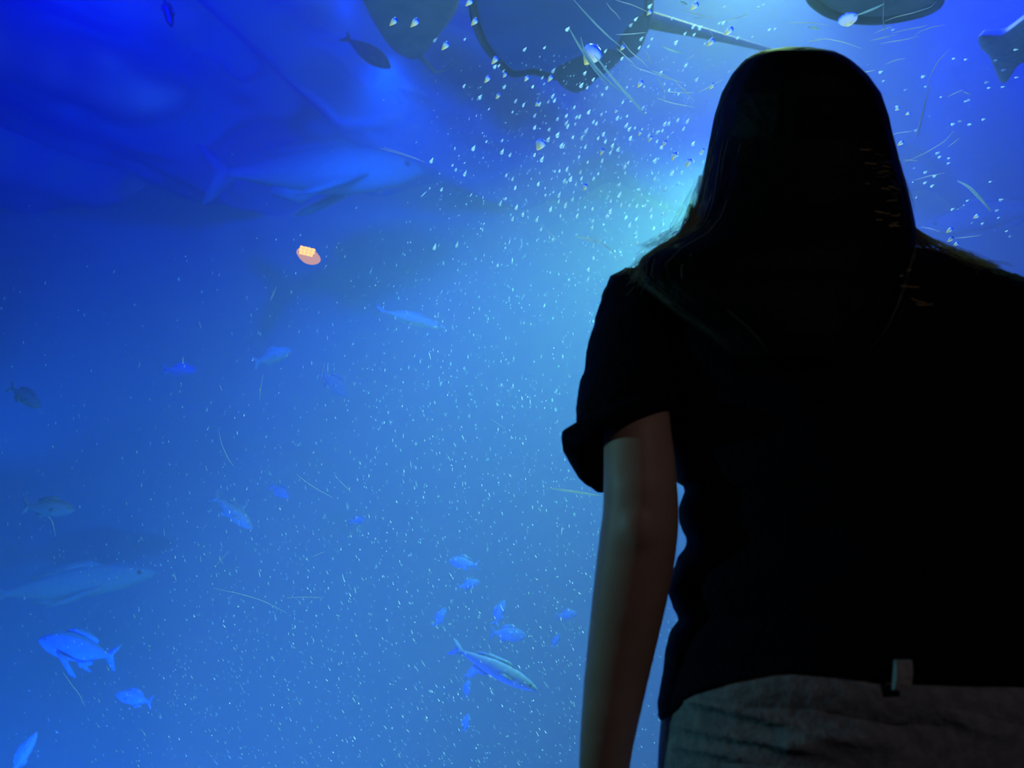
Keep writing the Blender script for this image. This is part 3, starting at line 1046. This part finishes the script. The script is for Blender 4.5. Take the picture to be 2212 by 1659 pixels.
school = [(1000, 1216, 62, 170, 'topmost blue fish of the school left of the arm'),
          (1014, 1262, 46, 15, 'second blue fish from the top of the school left of the arm'),
          (952, 1332, 44, 58, 'leftmost blue fish of the school, tilted nose up'),
          (1080, 1322, 54, 68, 'blue fish standing upright just above the brightest one of the school'),
          (1100, 1370, 74, -6, 'brightest and longest blue fish of the school, above the silver fish'),
          (1202, 1384, 32, 60, 'small tilted blue fish near the forearm, right end of the school'),
          (1226, 1328, 44, 8, 'faint blue fish closest to the forearm, level with the upright one'),
          (1022, 1452, 40, 28, 'blue fish just under the head of the silver fish'),
          (1010, 1486, 36, 80, 'blue fish pointing up, second below the silver fish'),
          (1008, 1560, 36, 76, 'lowest blue fish of the school near the bottom edge')]
for x, y, l, a, lab in school:
    fish('blue_fish', lab, x, y, 4.4, l, a, M_bluefish, .42, .5, group='school of blue fish left of the arm')
stingray('greenish grey ray cut by the right edge, its pointed wing hanging down',
         [(2112, 84), (2118, 76), (2140, 74), (2166, 76), (2190, 60), (2212, 42), (2260, 10), (2340, 10), (2370, 70), (2330, 130), (2260, 125), (2212, 128), (2192, 142), (2178, 168), (2166, 182), (2156, 168), (2147, 146), (2138, 120), (2118, 104)],
         3.1, .06, M_grey, margin=False)

# ------------------------------------------------------------------ orange window reflection, built as glowing objects just inside the tank
M_glow = emission('orange_reflection_glow', (1.0, 0.50, 0.22), 1.6)
M_rim = emission('orange_reflection_rim', (1.0, 0.56, 0.62), 0.60)
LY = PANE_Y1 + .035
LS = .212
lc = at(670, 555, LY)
lamp_reflection = thing('lamp_reflection', 'small round orange reflection in the window, built as a glowing grid', 'lamp_reflection', lc + Vector((0, -.03, 0)))
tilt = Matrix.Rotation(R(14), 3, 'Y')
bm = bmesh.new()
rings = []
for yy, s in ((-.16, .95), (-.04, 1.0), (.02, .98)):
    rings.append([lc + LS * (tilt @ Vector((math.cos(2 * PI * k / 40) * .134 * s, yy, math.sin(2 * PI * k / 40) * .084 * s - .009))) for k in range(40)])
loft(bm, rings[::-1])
link_mesh('reflection_rim', bm, M_rim, lamp_reflection)
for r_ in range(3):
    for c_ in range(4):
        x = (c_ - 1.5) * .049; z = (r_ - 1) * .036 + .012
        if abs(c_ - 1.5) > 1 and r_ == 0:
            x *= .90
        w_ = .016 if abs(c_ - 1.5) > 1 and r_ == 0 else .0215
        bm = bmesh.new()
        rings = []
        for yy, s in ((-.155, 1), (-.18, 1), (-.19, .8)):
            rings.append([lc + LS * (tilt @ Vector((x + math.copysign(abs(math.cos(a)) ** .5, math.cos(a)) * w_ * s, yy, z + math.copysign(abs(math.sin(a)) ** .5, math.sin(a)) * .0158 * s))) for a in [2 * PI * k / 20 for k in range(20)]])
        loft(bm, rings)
        link_mesh('reflection_cell', bm, M_glow, lamp_reflection)

# ------------------------------------------------------------------ scratches and scuffs on the window
SY = PANE_Y0 + .0185


def scratch(pts, rad=.0005, name='scratch', mat=None, wob=0.0):
    dense = []
    for (a, b), (c, d) in zip(pts, pts[1:]):
        for k in range(6):
            t = k / 6
            dense.append((a + (c - a) * t, b + (d - b) * t))
    dense.append(pts[-1])
    p3 = [at(x + wob * noise.noise(Vector((x * .1, y * .1, 1))), y + wob * noise.noise(Vector((x * .1, y * .1, 9))), SY) for x, y in dense]
    for _ in range(4):
        p3 = [p3[0]] + [(u + v * 2 + w) / 4 for u, v, w in zip(p3, p3[1:], p3[2:])] + [p3[-1]]
    n = len(p3)
    rr_ = [rad * (.25 + .75 * math.sin(PI * (i + .6) / (n + .2))) for i in range(n)]
    bm = bmesh.new()
    tube(bm, p3, rr_, 5)
    return link_mesh(name, bm, mat or M_scratch, pane)


SCR = [
    [(1910, 0), (1908, 20), (1907, 40), (1911, 60), (1919, 84)], [(1912, 46), (1930, 38), (1955, 32), (1985, 24), (2010, 16), (2022, 2)],
    [(1755, 85), (1790, 84), (1825, 92), (1862, 105)], [(1912, 139), (1930, 131), (1955, 125)], [(1975, 78), (1990, 66), (2015, 58), (2042, 53)],
    [(1890, 72), (1905, 64), (1925, 58)], [(1925, 72), (1950, 66), (1990, 58), (2003, 54)], [(1880, 88), (1905, 82), (1940, 74)],
    [(1900, 94), (1925, 90), (1960, 84), (1985, 78)], [(2002, 185), (2016, 150), (2028, 130), (2052, 104)], [(1976, 300), (1985, 270), (1994, 240), (2003, 200), (2008, 180)],
    [(1983, 295), (1990, 262), (2002, 212)], [(1915, 297), (1932, 289), (1955, 285), (1972, 283)], [(1950, 352), (2000, 330), (2040, 306), (2062, 282)],
    [(2048, 318), (2060, 308), (2072, 298)], [(2046, 210), (2062, 202), (2080, 194)], [(1952, 346), (1970, 346), (1984, 347)], [(1975, 390), (2005, 380), (2040, 373)],
    [(1845, 160), (1870, 155), (1890, 151)], [(1990, 490), (2010, 493), (2030, 500)], [(2060, 515), (2090, 512), (2120, 508)], [(1890, 222), (1905, 218)],
    [(1310, 5), (1318, 18), (1330, 28), (1340, 42)], [(1330, 0), (1365, 10), (1400, 26)], [(1332, 104), (1355, 125), (1375, 145)], [(1345, 90), (1362, 112), (1385, 130), (1400, 146)],
    [(1330, 75), (1362, 74), (1395, 70)], [(1360, 138), (1380, 148), (1420, 162), (1450, 172), (1480, 180)], [(1418, 168), (1430, 185), (1435, 208)], [(1405, 152), (1430, 160), (1450, 170)],
    [(1395, 110), (1402, 125), (1405, 142)], [(1440, 198), (1465, 200), (1500, 200)], [(1420, 212), (1450, 222), (1500, 232)], [(1470, 20), (1500, 30), (1545, 40)],
    [(1500, 40), (1520, 38)], [(1742, 90), (1775, 86)], [(1560, 45), (1590, 40), (1620, 30)], [(1700, 50), (1740, 48), (1790, 54)], [(1452, 170), (1480, 196), (1500, 220)],
    [(1505, 200), (1530, 190), (1560, 172)], [(1480, 130), (1500, 118)], [(1530, 60), (1545, 88)],
    [(1165, 485), (1190, 505), (1225, 532)], [(820, 320), (860, 331), (905, 346)], [(830, 318), (880, 335), (918, 350)], [(582, 648), (590, 634), (597, 620)],
    [(584, 650), (593, 632)], [(472, 930), (480, 965), (492, 990), (505, 1008)], [(560, 868), (563, 840), (568, 808)], [(692, 822), (697, 800), (701, 784)],
    [(435, 710), (430, 695)], [(1130, 1075), (1136, 1055), (1134, 1040)], [(462, 1228), (478, 1208), (495, 1190)], [(136, 1452), (155, 1480), (172, 1500), (184, 1528)],
    [(474, 832), (480, 845)], [(105, 1115), (115, 1130), (120, 1160)], [(1225, 820), (1228, 800)], [(640, 1025), (680, 1055), (720, 1075)], [(725, 1030), (745, 1050), (760, 1065)],
    [(1060, 905), (1090, 925)], [(620, 1292), (660, 1289), (700, 1291)], [(460, 1270), (520, 1283), (570, 1298), (620, 1325)], [(670, 1205), (700, 1192)],
]
for i, s in enumerate(SCR):
    scratch(s, .0013 if i < 40 else .00062, wob=1.5)
for pts, rad in (([(1230, 62), (1252, 100), (1280, 145), (1318, 190)], .0035), ([(1255, 80), (1262, 110), (1295, 155), (1340, 200)], .003), ([(1285, 118), (1320, 165), (1365, 215), (1392, 248)], .0035),
                 ([(1240, 0), (1275, 40), (1310, 75), (1340, 100)], .0025), ([(2068, 390), (2095, 405), (2118, 430), (2142, 458)], .004), ([(1240, 508), (1262, 514), (1290, 524)], .0035),
                 ([(1275, 510), (1300, 525), (1330, 548)], .003), ([(1430, 100), (1450, 108), (1475, 116)], .003), ([(1470, 4), (1485, 10)], .003), ([(1190, 1055), (1240, 1062), (1300, 1072)], .003),
                 ([(1745, 58), (1770, 62)], .004), ([(2096, 205), (2082, 198)], .0015), ([(1845, 35), (1880, 22), (1910, 8)], .003)):
    scratch(pts, rad, 'scuff', M_scuff, 2.0)

# ------------------------------------------------------------------ air bubbles and drifting specks


def lean(px, py):
    return R((880 - py) * .048 + max(0, px - 1450) * .06)


def drop_mesh(name, mat, n=10, prof=None):
    """a tear: round foot, thin tail upwards, one unit long"""
    bm = bmesh.new()
    rings = []
    for z, r_ in prof or ((-.5, .02), (-.47, .13), (-.38, .21), (-.25, .24), (-.10, .20), (.08, .12), (.25, .07), (.40, .035), (.5, .01)):
        rings.append([Vector((math.cos(2 * PI * k / n) * r_, math.sin(2 * PI * k / n) * r_, z)) for k in range(n)])
    loft(bm, rings)
    me = bpy.data.meshes.new(name)
    bm.to_mesh(me); bm.free()
    for p in me.polygons:
        p.use_smooth = True
    me.materials.append(mat)
    return me


DROP_W = drop_mesh('bubble', M_bubble)
DROP_P = drop_mesh('prism_tint_bubble', M_prism, 12, ((-.5, .01), (-.42, .05), (-.25, .12), (-.05, .19), (.15, .24), (.32, .25), (.44, .19), (.5, .05)))


def bubble(px, py, size_px, me, Y, fat=1.0, label=None, group=None, rot=None):
    o = bpy.data.objects.new('bubble', me)
    p = at(px, py, Y)
    s = size_px / F * (p - CAM).dot(FWD)
    o.location = p
    o.rotation_euler = (0, lean(px, py) if rot is None else rot, 0)
    o.scale = (s * fat, s * fat, s)
    COL.objects.link(o)
    return tag(o, label, 'bubble', group)


PY = PANE_Y1 + .03
# the large ones that show a blue rim and a yellow foot
G_PRISM = 'colour fringed bubbles around the head and stingray'
tag(bubble(1275, 122, 46, DROP_P, PY, 1.9, 'widest rainbow fringed bubble, on the fin of the large stingray', G_PRISM, R(32)))
tag(bubble(1832, 46, 24, DROP_P, PY, 3.4, 'flat wide yellow rainbow bubble under the grey stingray above the head', G_PRISM, R(0)))
tag(bubble(1166, 314, 26, DROP_P, PY, 1.7, 'rainbow bubble below the large stingray, at left of the bubble cloud', G_PRISM))
big = [(1382, 182, 20), (1534, 92, 24), (1573, 68, 26), (1499, 14, 24), (1487, 352, 22), (1455, 338, 22), (1537, 187, 18), (1068, 131, 22), (1024, 48, 22), (895, 50, 26), (849, 48, 24), (961, 100, 24), (1052, 172, 20), (1013, 6, 22),
       (1188, 170, 18), (1137, 170, 16), (1402, 28, 16), (1344, 104, 16), (1435, 310, 16), (1263, 405, 18), (1382, 288, 14), (1300, 328, 18), (1404, 300, 16), (1160, 225, 14), (1075, 208, 16), (1090, 163, 14), (1331, 240, 12), (1945, 310, 16), (2050, 498, 18), (2052, 518, 18), (2108, 468, 16), (1938, 236, 12), (1960, 246, 12), (2064, 528, 14), (1517, 327, 14)]
for x, y, s in big:
    bubble(x, y, s, DROP_P, PY, 1.05, 'colour fringed teardrop bubble with blue top and yellow foot', G_PRISM)

rb = random.Random(21)
nb = 0
G_WHITE = 'white teardrop bubbles in the bright water'
while nb < 262:
    if nb < 200:
        px, py = rb.gauss(1300, 170), rb.gauss(330, 130)
        if not (900 < px < 1560 and 10 < py < 600):
            continue
    else:
        px, py = rb.uniform(1880, 2200), rb.uniform(60, 520)
        if px < 1900 + (py - 200) * .2:
            continue
        if rb.random() < .3:
            px, py = rb.uniform(1400, 1700), rb.uniform(5, 100)
    if px > 1520 and 100 < py and px < 1900:
        continue
    bubble(px, py, rb.uniform(8, 16) if px < 1600 else rb.uniform(7, 12), DROP_W, rb.uniform(PANE_Y1 + .02, PANE_Y1 + .5), rb.uniform(.7, 1.1),
           'small white teardrop bubble in the bright water around the head', G_WHITE)
    nb += 1

# the countless smaller specks drifting in the light: one object
bm = bmesh.new()
rs = random.Random(77)
count = 0
while count < 5200:
    px, py = rs.uniform(0, W), rs.uniform(120, H)
    if px > 1500:
        if py > 560 or rs.random() < .6:
            continue
    # thick in the lit middle, thin towards the left and the top left
    ax = 1480 - py * .42
    dens = math.exp(-((px - ax) / 430) ** 2) + .16 * min(1, py / 1000) + .45 * max(0, min(1, (py - 900) / 500)) * min(1, px / 500)
    if px < 900 and py < 500:
        dens *= .25
    if rs.random() > dens:
        continue
    Y = PANE_Y1 + .02 + rs.random() ** 1.5 * 1.6
    p = at(px, py, Y)
    dpt = (p - CAM).dot(FWD)
    ln = rs.choice((3, 3.5, 4, 5, 6, 8)) * rs.uniform(.7, 1.3)
    if rs.random() < .012:
        ln = rs.uniform(12, 20)
    a = lean(px, py) + rs.gauss(0, .15)
    u = Vector((math.sin(a), 0, math.cos(a)))
    v = Vector((math.cos(a), 0, -math.sin(a)))
    hl = ln / F * dpt / 2
    hw = (.35 + .85 * rs.random() ** 1.8) / F * dpt
    bot = bm.verts.new(p - u * hl); top = bm.verts.new(p + u * hl * 1.3)
    q = p - u * hl * .5
    mid = [bm.verts.new(q + v * hw), bm.verts.new(q + Vector((0, hw, 0))), bm.verts.new(q - v * hw), bm.verts.new(q - Vector((0, hw, 0)))]
    for k in range(4):
        bm.faces.new((bot, mid[(k + 1) % 4], mid[k]))
        bm.faces.new((top, mid[k], mid[(k + 1) % 4]))
    count += 1
tag(link_mesh('drifting_specks', bm, M_speck), 'countless tiny pale specks drifting through the lit blue water', 'specks', kind='stuff')
